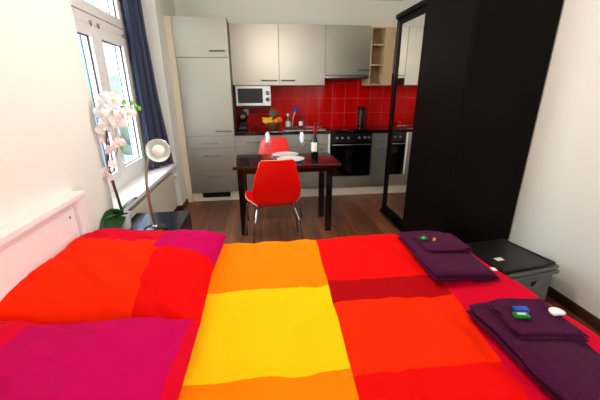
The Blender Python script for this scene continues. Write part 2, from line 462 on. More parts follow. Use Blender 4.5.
def wall_cab(x0, label, hx0, hx1):
    t = thing('wall_cabinet', label, 'cabinet', (x0 + .3, 4.5, 1.457), 'wall cabinets above the counter')
    MB().box(x0 + .001, x0 + .599, YU + .02, YK - .0115, 1.46, 2.172).build('body', M['champ_dark'], t)
    d = front('door', x0, x0 + .6, 1.457, 2.172, YU, t); hbar('handle', hx0, hx1, 1.518, YU, d)
wall_cab(X0 + .6, 'champagne-grey wall cabinet hanging directly above the microwave', .036, .242)
wall_cab(X0 + 1.2, 'champagne-grey wall cabinet with glare, between microwave cabinet and extractor hood', .294, .477)
t = thing('extractor_hood_cabinet', 'shorter dark champagne wall cabinet with extractor hood above the oven', 'cabinet', (X0 + 2.1, 4.5, 1.54))
MB().box(X0 + 1.801, X0 + 2.399, YU + .02, YK - .0115, 1.58, 2.172).build('body', M['champ_dark'], t)
d = front('door', X0 + 1.8, X0 + 2.4, 1.585, 2.172, YU, t); hbar('handle', 1.30, 1.452, 1.645, YU, d)
q = MB().box(X0 + 1.803, X0 + 2.397, YU - .01, YK - .01, 1.545, 1.578, bev=.004).build('hood_visor', M['steel'], t)
MB().box(X0 + 1.85, X0 + 2.35, YU + .05, YK - .06, 1.538, 1.546).build('filter_grille', M['dsteel'], t)
# open end shelf
t = thing('open_end_shelf', 'narrow beige open shelf unit at the right end of the wall cabinets', 'shelf', (1.62, 4.5, 1.457))
xa, xb = X0 + 2.402, 1.79
q = MB(); q.box(xa, xa + .016, YU, YK - .0115, 1.457, 2.16); q.box(1.66, xb, YU, YU + .3, 1.457, 2.16)
q.box(xa + .016, 1.66, YK - .018, YK - .0115, 1.457, 2.16); q.build('body', M['shelfwood'], t)
for z in (1.457, 1.70, 1.945, 2.144):
    MB().box(xa + .016, 1.66, YU + .001, YK - .018, z, z + .016).build('shelf', M['shelfwood'], t)

# backsplash and worktop
o = MB().box(X0 + .6, XR, YK - .01, YK - .001, .90, 1.62).build('tiled_backsplash', M['tiles'], keep0=True)
tag(o, 'glossy red square-tiled splashback on the wall behind the counter', 'backsplash')
t = thing('kitchen_worktop', 'glossy black stone worktop running along the kitchen wall, with sink and hob', 'worktop', (.8, 4.38, .862))
MB().box(X0 + .602, XR - .002, YF - .025, YK - .011, .862, .90, bev=.003).build('countertop', M['granite'], t)
q = MB()
q.box(.30, .86, 4.14, 4.155, .9, .905); q.box(.30, .86, 4.545, 4.56, .9, .905); q.box(.30, .315, 4.155, 4.545, .9, .905); q.box(.845, .86, 4.155, 4.545, .9, .905)
q.box(.62, .63, 4.155, 4.545, .9, .904)
q.build('sink_rim', M['steel'], t)
MB().box(.315, .62, 4.155, 4.545, .900, .9015).build('sink_basin', M['dsteel'], t)
q = MB().box(.90, 1.45, 4.14, 4.60, .9, .906, bev=.002).build('hob', M['gloss'], t)

def base_unit(x0, x1, label, fronts, handles):
    t = thing('base_cabinet', label, 'cabinet', ((x0 + x1) / 2, 4.38, 0), 'base cabinets below the counter')
    MB().box(x0 + .001, x1 - .001, YF + .02, YK - .012, .127, .861).build('body', M['champ_dark'], t)
    for (n, z0, z1), (a, b, hz) in zip(fronts, handles):
        d = front(n, x0, x1, z0, z1, YF, t); hbar('handle', a, b, hz, YF, d, M['steel'])
    MB().box(x0, x1, YF + .03, YF + .05, 0, .125).build('plinth', M['plinth'], t)
base_unit(X0 + .6, X0 + 1.2, 'champagne base cabinet next to the tall cabinet, behind the far red chair', (('drawer', .72, .86), ('door', .127, .72)), ((-.18, .03, .777), (-.13, .07, .66)))
base_unit(X0 + 1.2, X0 + 1.8, 'champagne base cabinet directly left of the oven, under the sink', (('drawer', .72, .86), ('door', .127, .72)), ((.46, .68, .777), (.6, .83, .66)))
base_unit(X0 + 2.4, 1.984, 'champagne base cabinet right of the oven, half hidden by the mirror wardrobe', (('drawer', .72, .86), ('door', .127, .72)), ((1.526, 1.693, .775), (1.53, 1.7, .66)))
# oven
xo = X0 + 1.8
t = thing('built_in_oven', 'black built-in oven with control knobs and steel side trim under the hob', 'oven', (xo + .3, 4.38, 0))
MB().box(xo + .001, xo + .599, YF + .02, YK - .012, .127, .861).build('body', M['champ_dark'], t)
MB().box(xo + .003, xo + .027, YF - .008, YF + .02, .285, .86).build('side_trim', M['white'], t)  # steel trim coloured white to stand in for its bright reflection
MB().box(xo + .583, xo + .597, YF - .008, YF + .02, .285, .86).build('side_trim', M['dsteel'], t)
cp = MB().box(xo + .028, xo + .582, YF - .006, YF + .02, .745, .86, bev=.002).build('control_panel', M['black'], t)
for x in (.10, .17, .25, .40, .475, .53):
    MB().lathe([(.016, 0), (.015, .018), (0, .019)], (xo + .02 + x, YF - .006, .80), 16, rot=Matrix.Rotation(PI / 2, 3, 'X')).build('knob', M['steel'], cp)
od = MB().box(xo + .028, xo + .582, YF - .012, YF + .02, .285, .742, bev=.003).build('door', M['gloss'], t)
hbar('handle', xo + .045, xo + .565, .715, YF - .012, od, M['steel'])
front('drawer', xo, xo + .6, .127, .28, YF, t)
MB().box(xo, xo + .6, YF + .03, YF + .05, 0, .125).build('plinth', M['plinth'], t)

# microwave
t = thing('microwave', 'white microwave oven mounted under the wall cabinet', 'microwave', (-.07, 4.5, 1.2))
xa, xb, za, zb = -.30, .155, 1.205, 1.452
MB().box(xa, xb, YU + .012, YK - .06, za, zb, bev=.006).build('body', M['white'], t)
dr = MB().box(xa + .004, xb - .085, YU - .004, YU + .012, za + .006, zb - .006, bev=.003).build('door', M['white'], t)
MB().box(xa + .028, xb - .105, YU - .006, YU - .003, za + .035, zb - .03).build('door_window', M['gloss'], dr)
pn = MB().box(xb - .083, xb - .003, YU - .004, YU + .012, za + .006, zb - .006, bev=.003).build('control_panel', M['white'], t)
for z in (1.285, 1.365):
    MB().lathe([(.026, 0), (.026, .003), (.018, .004), (.016, .02), (0, .021)], (xb - .043, YU - .004, z), 20, rot=Matrix.Rotation(PI / 2, 3, 'X')).build('dial', M['steel'], pn)
MB().box(xa + .01, xb - .01, YU + .03, YK - .07, za - .022, za).build('mounting_shelf', M['black'], t)

# things on the worktop
ZT = .901
q = thing('coffee_machine', 'black round-topped capsule coffee machine in the left corner of the worktop', 'coffee machine', (-.22, 4.36, ZT))
MB().box(-.285, -.165, 4.28, 4.50, ZT, ZT + .035, bev=.01).build('base', M['black'], q)
MB().box(-.275, -.175, 4.40, 4.50, ZT + .03, ZT + .20, bev=.02).build('column', M['black'], q)
hd = MB(); hd.lathe([(.0, -.0), (.05, .003), (.066, .025), (.066, .13), (.05, .15), (0, .155)], (-.225, 4.29, ZT + .17), 24, rot=Matrix.Rotation(-PI / 2, 3, 'X'))
hd.build('brew_head', M['black'], q)
MB().lathe([(.034, 0), (.036, .004), (.026, .006), (0, .006)], (-.225, 4.289, ZT + .17), 24, rot=Matrix.Rotation(PI / 2, 3, 'X')).build('front_ring', M['dsteel'], q)
MB().box(-.265, -.185, 4.285, 4.36, ZT + .035, ZT + .042).build('drip_tray', M['dsteel'], q)
def tumbler(x, y, label):
    g = MB().lathe([(0, 0), (.026, 0), (.031, .085), (.029, .085), (.024, .006), (0, .006)], (x, y, ZT), 20, cap=False)
    return tag(g.build('drinking_glass', M['wineglass']), label, 'glass', 'tumblers on the worktop')
tumbler(-.10, 4.36, 'small clear glass tumbler right beside the black coffee machine')
tumbler(-.02, 4.34, 'small clear glass tumbler nearer the fruit bowl, right of its twin')
tumbler(-.06, 4.45, 'small clear glass tumbler standing behind the other two')
o = MB().box(-.235, -.155, YK - .022, YK - .0095, 1.07, 1.15, bev=.004)
so = o.build('wall_socket', M['white']); tag(so, 'white wall socket on the red tiles above the coffee machine', 'socket')
for x in (-.205, -.185): MB().cyl((x, YK - .022, 1.11), .004, .0015, seg=8, rot=Matrix.Rotation(PI / 2, 3, 'X')).build('contact_hole', M['black'], so)

bowl = MB().lathe([(0, 0), (.055, 0), (.06, .012), (.10, .07), (.112, .10), (.105, .10), (.092, .07), (.05, .015), (0, .014)], (.17, 4.33, ZT), 32, cap=False)
tag(bowl.build('fruit_bowl', M['wicker']), 'brown woven fruit bowl in the middle of the left worktop', 'bowl')
q = thing('pineapple', 'small pineapple with grey-green crown standing in the fruit bowl', 'pineapple', (.18, 4.35, ZT + .016))
MB().ico((.18, 4.365, ZT + .075), .042, 3, (1, 1, 1.35), rough=.1).build('fruit', M['pineb'], q)
cr = MB()
for i in range(18):
    a = i * 2.4; l = .12 + .05 * random.random(); sp = .02 + .028 * (i / 18)
    b0 = Vector((.18 + .01 * math.cos(a), 4.365 + .01 * math.sin(a), ZT + .12)); b1 = b0 + Vector((sp * math.cos(a), sp * math.sin(a), l))
    cr.tube([b0, b0.lerp(b1, .5) + Vector((.012 * math.cos(a), .012 * math.sin(a), 0)), b1], [.011, .010, .001], 6)
cr.build('crown', M['pinecr'], q)
def banana(cx, cy, cz, a0, label):
    pts = []; rs = []
    for i in range(11):
        t = i / 10; an = -1.0 + 2.0 * t
        pts.append((cx + .085 * math.sin(an) * math.cos(a0), cy + .085 * math.sin(an) * math.sin(a0), cz - .05 * math.cos(an) + .05))
        rs.append(.017 * (1 - abs(2 * t - 1) ** 4) + .004)
    b = MB().tube(pts, rs, 10)
    tag(b.build('banana', M['yellow']), label, 'banana', 'bananas in the fruit bowl')
banana(.105, 4.27, ZT + .10, .1, 'yellow banana lying lowest on the front rim of the fruit bowl')
banana(.10, 4.295, ZT + .135, .25, 'yellow banana on top of the other banana, at the left of the bowl')
for i, (x, y, z, l) in enumerate(((.255, 4.30, ZT + .125, 'large orange at the right front of the fruit bowl'), (.215, 4.26, ZT + .115, 'orange lying in the bowl between bananas and the big orange'), (.25, 4.375, ZT + .12, 'orange at the back right of the fruit bowl'))):
    o = MB().ico((x, y, z), .037 if i else .042, 3, (1, 1, .95)); o = o.build('orange', M['orange']); tag(o, l, 'orange', 'oranges in the fruit bowl')

q = thing('dish_soap_bottle', 'green dish soap bottle with white label and white cap beside the sink', 'bottle', (.38, 4.42, ZT))
MB().lathe([(0, 0), (.032, 0), (.035, .01), (.035, .10), (.028, .135), (.013, .155), (.013, .165), (0, .165)], (.38, 4.42, ZT), 24).build('body', M['dgreen'], q)
MB().lathe([(.0356, .025), (.0358, .028), (.0358, .097), (.0355, .10)], (.38, 4.42, ZT), 24, cap=False).build('label', M['label'], q)
MB().lathe([(.016, .162), (.016, .185), (.008, .20), (0, .20)], (.38, 4.42, ZT), 16).build('cap', M['white'], q)
q = thing('brush_holder', 'clear cup holding the dish brush behind the sink', 'cup', (.485, 4.56, ZT))
MB().lathe([(0, 0), (.028, 0), (.032, .10), (.030, .10), (.026, .006), (0, .006)], (.455, 4.60, ZT), 20, cap=False).build('cup', M['wineglass'], q)
q = thing('dish_brush', 'blue round dish brush with pale handle standing in the cup', 'brush', (.47, 4.60, ZT + .01))
MB().tube([(.452, 4.60, ZT + .01), (.47, 4.60, ZT + .13), (.50, 4.60, ZT + .215)], .006).build('handle', M['white'], q)
MB().lathe([(0, 0), (.03, .004), (.034, .02), (.02, .035), (0, .037)], (.507, 4.612, ZT + .245), 20, rot=Matrix.Rotation(PI / 2, 3, 'X')).build('brush_head', M['blue'], q)
q = thing('oil_bottle', 'small dark bottle with pale label right of the blue dish brush', 'bottle', (.565, 4.47, ZT))
MB().lathe([(0, 0), (.026, 0), (.028, .008), (.028, .085), (.014, .12), (.011, .16), (0, .16)], (.565, 4.47, ZT), 20).build('body', M['black'], q)
MB().lathe([(.0286, .03), (.0286, .09)], (.565, 4.47, ZT), 20, cap=False).build('label', M['label'], q)
MB().tube([(.565, 4.47, ZT + .155), (.575, 4.47, ZT + .17), (.60, 4.465, ZT + .178)], .006).build('pump_spout', M['black'], q)
q = thing('tall_flask', 'tall black flask with a bright steel strip at the right of the hob', 'flask', (1.40, 4.52, ZT))
MB().lathe([(0, 0), (.052, 0), (.055, .01), (.055, .20), (.045, .215), (.045, .245), (.065, .25), (.06, .275), (0, .28)], (1.455, 4.55, ZT), 28).build('body', M['black'], q)
MB().box(1.412, 1.432, 4.492, 4.502, ZT + .02, ZT + .23, bev=.004).build('steel_strip', M['steel'], q)
o = MB().lathe([(0, 0), (.03, 0), (.034, .05), (.03, .055), (0, .055)], (.79, 4.62, ZT), 20)
tag(o.build('red_jar', M['redcap']), 'small red jar standing behind the sink by the tiles', 'jar')

# ------------------------------------------------------------------ wardrobe
XW, WY0, WY1, WZ = 1.394, 2.108, 3.436, 2.10
t = thing('sliding_wardrobe', 'tall black-brown wardrobe with a mirror sliding door, standing against the right wall', 'wardrobe', (1.69, 2.77, 0))
q = MB(); q.box(XW, XR - .012, WY0, WY0 + .018, 0, WZ); q.build('end_panel', M['espresso_side'], t)
q = MB(); q.box(XW + .06, XR - .012, WY1 - .018, WY1, 0, WZ); q.box(XR - .03, XR - .012, WY0 + .018, WY1 - .018, 0, WZ)
q.box(XW + .06, XR - .03, WY0 + .018, WY1 - .018, 0, .08); q.box(XW + .06, XR - .03, WY0 + .018, WY1 - .018, WZ - .03, WZ)
q.build('carcass', M['espresso'], t)
for z in ((0, .035), (WZ - .04, WZ)): MB().box(XW + .005, XW + .06, WY0 + .018, WY1, *z).build('door_track', M['espresso'], t)
dm = MB(); yy0, yy1 = 2.73, WY1 - .002
dm.box(XW + .024, XW + .05, yy1 - .11, yy1, .04, WZ - .042, bev=.002); dm.box(XW + .024, XW + .05, yy0, yy0 + .04, .04, WZ - .042)
dm.box(XW + .024, XW + .05, yy0 + .04, yy1 - .11, .04, .115); dm.box(XW + .024, XW + .05, yy0 + .04, yy1 - .11, 2.0, WZ - .042)
dmo = dm.build('mirror_door', M['espresso'], t)
MB().box(XW + .03, XW + .036, yy0 + .04, yy1 - .11, .115, 2.0).build('mirror', M['mirror'], dmo)
MB().box(XW + .02, XW + .024, yy1 - .06, yy1 - .045, 1.02, 2.03).build('edge_strip', M['dsteel'], dmo)
MB().box(XW - .005, XW + .02, WY0 + .02, 2.80, .036, WZ - .041, bev=.002).build('black_door', M['espresso'], t)

# ------------------------------------------------------------------ table and chairs
t = thing('dining_table', 'black-brown dining table set for two in front of the kitchen', 'table', (.23, 3.15, 0))
MB().box(-.265, .745, 2.84, 3.46, .705, .735, bev=.004).build('table_top', M['tablewood'], t)
q = MB(); q.box(-.17, .63, 2.985, 3.005, .63, .705); q.box(-.17, .63, 3.34, 3.36, .63, .705)
q.box(-.22, -.20, 3.0, 3.34, .63, .705); q.box(.64, .66, 3.0, 3.34, .63, .705); q.build('apron', M['tablewood'], t)
for x in (-.235, .625):
    for y in (2.955, 3.345):
        MB().box(x, x + .062, y, y + .055, 0, .705, bev=.003).build('leg', M['tablewood'], t)

def make_chair(label):
    t = thing('dining_chair', label, 'chair', (0, 0, 0), 'red shell chairs at the dining table')
    prof = [(-.075, .865, .132), (-.068, .84, .147), (-.055, .77, .168), (-.035, .68, .192), (-.02, .60, .208), (-.005, .53, .198), (.005, .48, .172), (.03, .448, .165),
            (.08, .435, .20), (.14, .432, .238), (.22, .437, .252), (.30, .445, .250), (.36, .447, .238), (.41, .437, .205), (.43, .42, .175)]
    n = len(prof)
    def f(u, v):
        k = v * (n - 1); i = min(int(k), n - 2); a = k - i
        p0, p1 = prof[i], prof[i + 1]
        y, z, w = (p0[j] * (1 - a) + p1[j] * a for j in range(3))
        s = 2 * u - 1
        seatness = max(0, min(1, (y - .03) / .08))
        zz = z + seatness * .045 * abs(s) ** 2.6
        yy = y + (1 - seatness) * .018 * abs(s) ** 2
        if v > .97 or v < .03: w *= .985
        return Vector((s * w, yy, zz))
    m = MB(); m.grid(f, 20, 56); sh = m.build('seat_shell', [M['redshell'], M['plyedge']], t)
    sd = sh.modifiers.new('thick', 'SOLIDIFY'); sd.thickness = .010; sd.offset = 0; sd.material_offset_rim = 1
    br = MB(); br.box(-.14, .14, .13, .15, .405, .420); br.box(-.14, .14, .30, .32, .405, .42); br.box(-.02, .02, .14, .31, .412, .425)
    br.build('mounting_frame', M['chrome'], t)
    for s in (-1, 1):
        MB().tube(bez((s * .10, .14, .415), (s * .17, .12, .425), (s * .165, .06, .41), (s * .195, .02, .30), 8) + [Vector((s * .235, -.05, .004))], .0095).build('leg', M['chrome'], t)
        MB().tube(bez((s * .10, .31, .415), (s * .20, .32, .425), (s * .225, .36, .41), (s * .235, .37, .32), 8) + [Vector((s * .27, .41, .004))], .0095).build('leg', M['chrome'], t)
    return t
ch = make_chair('red shell chair with chrome legs, its back turned to the bed, nearest the bed')
ch2 = dup(ch, (.155, 3.735, 0), PI, 'red shell chair on the kitchen side of the table, facing the bed')
ch.location = (.115, 2.54, 0); ch.rotation_euler = (0, 0, .11)

ZTB = .736
def plate(x, y, label):
    o = MB().lathe([(0, 0), (.07, 0), (.075, .004), (.135, .016), (.137, .019), (.133, .019), (.08, .008), (0, .006)], (x, y, ZTB), 48, cap=False)
    tag(o.build('dinner_plate', M['porcelain']), label, 'plate', 'white plates on the dining table')
plate(.285, 3.07, 'white dinner plate on the near side of the table, behind the nearest chair')
plate(.255, 3.315, 'white dinner plate on the far side of the table, before the far chair')
def wglass(x, y, label, label2):
    o = MB().lathe([(0, 0), (.033, 0), (.034, .003), (.006, .008), (.004, .014), (.004, .09), (.012, .10), (.03, .125), (.036, .155), (.032, .20), (.031, .20), (.035, .155), (.028, .126), (0, .103)], (x, y, ZTB), 28, cap=False)
    tag(o.build('wine_glass', M['wineglass']), label, 'glass', 'wine glasses on the dining table')
    n = MB(); n.lathe([(0, .155), (.010, .16), (.019, .18), (.021, .21), (.020, .245), (.011, .262), (0, .266)], (x, y, ZTB), 12)
    for v in n.bm.verts: v.co += Vector((.004 * math.sin(v.co.z * 90 + v.co.x * 200), .003 * math.sin(v.co.z * 70), 0))
    tag(n.build('paper_napkin', M['napkin']), label2, 'napkin', 'napkins standing in the wine glasses')
wglass(.07, 3.21, 'stemmed wine glass on the left side of the table', 'white napkin tucked in the left wine glass')
wglass(.405, 3.13, 'stemmed wine glass between the plates and the wine bottle', 'white napkin tucked in the right wine glass')
q = thing('wine_bottle', 'dark wine bottle with white label and red capsule on the table', 'bottle', (.535, 3.13, ZTB))
bx_, by_ = .535, 3.13
MB().lathe([(0, 0), (.034, 0), (.037, .006), (.037, .185), (.032, .21), (.017, .235), (.0145, .25), (.0145, .305), (0, .305)], (bx_, by_, ZTB), 32).build('body', M['wine'], q)
m = MB(); n = 14
m.grid(lambda u, v: Vector((bx_ + .0376 * math.cos(-2.9 + 1.9 * u), by_ + .0376 * math.sin(-2.9 + 1.9 * u), ZTB + .075 + .09 * v)), n, 2)
m.build('label', M['label'], q)
MB().lathe([(.0155, .245), (.0155, .308), (.0165, .31), (.0165, .318), (0, .32)], (bx_, by_, ZTB), 24).build('capsule', M['foil'], q)

# ------------------------------------------------------------------ bed
t = thing('bed_frame', 'white lacquered bed frame with a tall panelled headboard against the left wall', 'bed', (.1, 1.0, 0))
hb = MB(); HY0, HY1 = .05, 1.70
hb.box(-.985, -.962, HY0, HY1 - .07, .20, .85); hb.build('headboard_panel', M['hboard'], t)
q = MB(); q.box(-.998, -.93, HY0 - .01, HY1 + .015, .862, .892, bev=.005); q.box(-.992, -.945, HY0, HY1 - .06, .845, .862); q.build('headboard_rail', M['hboard'], t)
for y in (HY0 - .0, HY1 - .065): 
    MB().box(-.992, -.94, y, y + .065, 0, .862, bev=.005).build('headboard_post', M['hboard'], t)
MB().cyl((-.962, 1.585, .79), .007, .002, seg=12, rot=Matrix.Rotation(PI / 2, 3, 'Y')).build('screw_cap', M['dot'], t)
q = MB(); q.box(-.94, 1.10, .15, .175, .14, .30); q.box(-.94, 1.10, 1.735, 1.76, .14, .30); q.box(1.10, 1.125, .15, 1.76, .14, .30); q.box(-.94, 1.10, .175, 1.735, .17, .20)
q.build('side_rail', M['hboard'], t)
for x, y in ((1.05, .18), (1.05, 1.68)): MB().box(x, x + .05, y, y + .05, 0, .14).build('leg', M['hboard'], t)
o = MB().box(-.93, 1.09, .18, 1.73, .205, .44, bev=.04, seg=3).build('mattress', M['matt'])
smooth(o); tag(o, 'white mattress lying in the bed frame under the patchwork duvet', 'mattress')

def fbm(x, y, s, k=3): return sum(noise.noise(Vector((x * s * 2 ** i, y * s * 2 ** i, 3.7 * i))) / 2 ** i for i in range(k))
DU0, DU1, DV0, DV1 = -.60, 1.235, .12, 1.83
EXT = .17
us = sorted(set([DU0 - .0] + [round(DU0 + i * (DU1 + EXT - DU0) / 120, 4) for i in range(121)] + [.283, .845]))
vs = sorted(set([round(DV0 - EXT + i * (DV1 - DV0 + 2 * EXT) / 120, 4) for i in range(121)] + [.79, 1.265, .755, 1.135, 1.29]))
def dpos(u, v):
    x = u + (.05 + .10 * max(0, min(1, (u - .29) / .5))) * (v - 1.15) * min(1, max(0, (u + .3) / .6)) * (1 - 1.15 * max(0, min(1, (u - .845) / .3))); y = v; z = .505
    x += .05 * max(0, min(1, (1.34 - v) / .2)) * max(0, min(1, (u - .845) / .3))
    if .3 < u: y += .006 * math.sin(u * 7)
    z += .016 * fbm(u + 3, v, 2.2) + .0045 * fbm(u * 2.2, v * .9, 7) + .0022 * math.sin((u * .8 + v * .35) * 55 + 3 * fbm(u, v, 3)) * max(0, fbm(u + 9, v, 3) + .2)
    def roll(e):   # e = cloth length beyond the edge -> (outward, down)
        r = .07
        a = min(e / r, PI / 2); o_ = r * math.sin(a); d = r * (1 - math.cos(a)); 
        if e > r * PI / 2: d += e - r * PI / 2
        return o_, d
    z -= .011 * max(0, 1 - 5 * abs(fbm(x * 1.1 + 7 + y * .5, y * .55, 2.3, 2))) ; dz = 0
    eu = u - (DU1 - .07)
    if eu > 0:
        o_, d = roll(eu); x += o_ - eu; dz += d
    for e, sg, ed in ((v - (DV1 - .05), 1, DV1), (DV0 + .05 - v, -1, DV0)):
        if e > 0:
            o_, d = roll(e); y += sg * (o_ - e); dz += d
    # soft puffiness before the edges
    z -= .012 * max(0, 1 - min(DV1 + .02 - v, v - DV0, DU1 + .02 - u) / .16) ** 2 if dz == 0 else .012
    # dip under the pillows
    z -= .045 * max(0, min(1, (-.30 - u) / .12))
    return Vector((x, y, z - min(dz, .20)))
def dmat(u, v):
    if u < .283: return 1 if .79 < v < 1.265 else 0
    if u > .845: return 4
    if v > 1.29: return 2
    if v > 1.135: return 3
    return 5 if v > .755 else 2
m = MB(); G = [[m.bm.verts.new(dpos(u, v)) for v in vs] for u in us]
for i in range(len(us) - 1):
    for j in range(len(vs) - 1):
        f = m.bm.faces.new((G[i][j], G[i + 1][j], G[i + 1][j + 1], G[i][j + 1])); f.smooth = True
        f.material_index = dmat((us[i] + us[i + 1]) / 2, (vs[j] + vs[j + 1]) / 2)
do = m.build('duvet', [F['orange'], F['yellow'], F['red'], F['dark'], F['crim'], F['verm']])
sd = do.modifiers.new('thick', 'SOLIDIFY'); sd.thickness = .05; sd.offset = -1
tag(do, 'patchwork duvet in orange, yellow, vermilion, red and crimson blocks covering the bed', 'duvet')

def pillow(cx, cy, w, d, h, zb, mfn, label, seed, rz=0., lean=.11):
    n = 84
    def edge(s): return max(0., 1 - abs(s) ** 2.6)
    def f(u, v, side):
        s, t = 2 * u - 1, 2 * v - 1
        th = h * (edge(s) ** .5) * (edge(t) ** .55)
        # pulled-in sides, pointed corners
        kx = 1 - .055 * (1 - t * t); ky = 1 - .055 * (1 - s * s)
        x = s * w / 2 * (1 - .05 * (1 - abs(t)) ** 1); y = t * d / 2 * (1 - .05 * (1 - abs(s)) ** 1)
        wr = .010 * fbm(s * 2 + seed, t * 2, 1.6) + .004 * math.sin(9 * math.atan2(t, s) + 3 * fbm(s + seed, t, 2)) * (s * s + t * t) * .8
        wr -= .010 * max(0, 1 - 5 * abs(fbm(s * .5 + seed, t * .8 + s * .4, 2.2, 2)))
        z = (th + wr * (.3 + th / h)) if side > 0 else -th * .22
        z += lean * max(0, (-s - .1) / .9) ** 1.5 * (1 - .5 * max(0, t) ** 2)
        p = Vector((x, y, z)); c_, s_ = math.cos(rz), math.sin(rz)
        return Vector((cx + p.x * c_ - p.y * s_, cy + p.x * s_ + p.y * c_, zb + p.z))
    m = MB()
    m.grid(lambda u, v: f(u, v, 1), n, n, lambda u, v: mfn(u, v)); m.grid(lambda u, v: f(1 - u, v, -1), n, n, lambda u, v: mfn(1 - u, v))
    bmesh.ops.remove_doubles(m.bm, verts=m.bm.verts, dist=1e-4)
    return tag(m.build('pillow', [F['verm'], F['red'], F['crim'], F['mag'], F['dark']]), label, 'pillow', 'large square pillows at the headboard')
def mf1(u, v):
    if v > .63 and u < .60: return 2
    if v > .53 and u > .60: return 3
    return 0 if u < .60 + .06 * (1 - v) else 1
pillow(-.615, 1.43, .73, .82, .14, .535, mf1, 'large vermilion pillow with red and magenta patches, farther from the viewer', 1.3, -.03)
def mf2(u, v):
    if u > .97: return 2
    return 2 if (u < .32 and v > .40 + .6 * u) else 3
pillow(-.62, .635, .73, .82, .175, .535, mf2, 'large magenta pillow with a red corner, nearer the viewer', 5.1, .02, .15)

# ------------------------------------------------------------------ towels
def towel(name, cx, cy, w, d, h, zb, layers, rz, label, seed, sag=None, mt=None, grp=None):
    """a folded towel: stacked folded layers with rounded fold edges, one cloth body"""
    c_, s_ = math.cos(rz), math.sin(rz)
    body = MB()
    lh = h / layers
    for k in range(layers):
        ww = w * (1 - .012 * ((k * 7 + seed) % 3)); dd = d * (1 - .01 * ((k * 5 + seed) % 3))
        nu, nv = 40, 40
        def P(u, v, k=k, ww=ww, dd=dd):
            # superellipse section around X and plain along Y, closed tube in u
            a = 2 * PI * u
            ex = .35
            cx_ = math.copysign(abs(math.cos(a)) ** ex, math.cos(a)); sz = math.copysign(abs(math.sin(a)) ** .8, math.sin(a))
            t = 2 * v - 1
            r = 1 if abs(t) < .96 else max(.0, 1 - ((abs(t) - .96) / .04) ** 2) ** .5 * .85 + .15
            x = cx_ * ww / 2 * (1 - .015 * t * t) + .012 * fbm(t * .8 + seed + k, 2, 1.5); y = t * dd / 2 * (1 - .02 * abs(cx_)) + .012 * fbm(cx_ * .6 + seed * 2 + k, 5, 1.5)
            z = zb + lh * (k + .5) + sz * lh * .49 * r
            z += (.011 * fbm(x * 2 + seed, y * 2, 2) + .003 * fbm(x * 8, y * 8 + seed, 2)) * (1 if sz > 0 or k else .3)
            q8 = 1 - .035 * abs(t) ** 10; x *= q8; y *= 1 - .03 * abs(cx_) ** 8; X = cx + x * c_ - y * s_; Y = cy + x * s_ + y * c_
            if sag: z -= sag(X, Y)
            return Vector((X, Y, z))
        V = [[body.bm.verts.new(P(i / nu, j / nv)) for j in range(nv + 1)] for i in range(nu)]
        for i in range(nu):
            for j in range(nv):
                f = body.bm.faces.new((V[i][j], V[(i + 1) % nu][j], V[(i + 1) % nu][j + 1], V[i][j + 1])); f.smooth = True
        body.bm.faces.new([V[i][0] for i in range(nu)]); body.bm.faces.new([V[i][nv] for i in range(nu)])
    o = body.build(name, M['towel'])
    return tag(o, label, 'towel', grp)
def sag_edge(X, Y):
    e = max(0, X - 1.07); e2 = max(0, Y - 1.66)
    return 1.3 * e * e / (.04 + e) + .9 * e2 * e2 / (.05 + e2)
towel('bath_towel', .99, 1.45, .38, .53, .050, .512, 2, -.06, 'folded dark purple bath towel at the far corner of the bed by the wardrobe', 2, sag_edge, grp='purple bath towels folded on the bed')
towel('hand_towel', .975, 1.475, .26, .20, .028, .563, 2, -.05, 'small folded purple hand towel on the far bath towel', 4, sag_edge, grp='purple hand towels on the bath towels')
towel('bath_towel', 1.02, .70, .42, .62, .052, .512, 2, .05, 'folded dark purple bath towel at the near foot corner of the bed', 6, sag_edge, grp='purple bath towels folded on the bed')
towel('hand_towel', .985, .845, .26, .20, .028, .565, 2, -.12, 'small folded purple hand towel on the near bath towel', 9, sag_edge, grp='purple hand towels on the bath towels')
def packet(name, x, y, z, w, d, h, rz, m, label, cat, grp=None, mark=None):
    b = MB().box(-w / 2, w / 2, -d / 2, d / 2, 0, h, bev=h * .35)
    b.xf(Matrix.Translation((x, y, z)) @ Matrix.Rotation(rz, 4, 'Z'))
    o = b.build(name, M[m])
    smooth(o)
    if mark:
        k = MB().box(-w * .28, w * .28, -d * .2, d * .2, h * .98, h * 1.05); k.xf(Matrix.Translation((x, y, z)) @ Matrix.Rotation(rz, 4, 'Z')); k.build('printed_label', M[mark], o)
    return tag(o, label, cat, grp)
packet('soap_packet', .932, .868, .600, .052, .027, .014, -.15, 'blue', 'small blue packet on the near hand towel', 'packet', 'little packets on the towels')
packet('soap_packet', .908, .838, .600, .052, .025, .014, -.2, 'green', 'small green packet with a white mark, in front of the blue packet', 'packet', 'little packets on the towels', mark='label')
packet('soap_packet', .875, 1.492, .598, .036, .030, .010, .35, 'green', 'small green packet on the far hand towel', 'packet', 'little packets on the towels', mark='bud')
packet('soap_packet', .925, 1.470, .598, .034, .014, .010, .9, 'goldp', 'small amber packet on the far hand towel, right of the green one', 'packet', 'little packets on the towels')
o = MB().lathe([(0, 0), (.024, 0), (.027, .004), (.027, .008), (.022, .012), (0, .013)], (1.055, .838, .599), 28)
for v in o.bm.verts: v.co.y = max(v.co.y, .828)
tag(o.build('soap_disc', M['napkin']), 'round white wrapped soap on the near hand towel by its right edge', 'soap')
o = MB().box(1.085, 1.105, 1.200, 1.226, .556, .559); o = o.build('care_tag', M['napkin'])
tag(o, 'small white paper tag lying at the near edge of the far bath towel', 'tag')

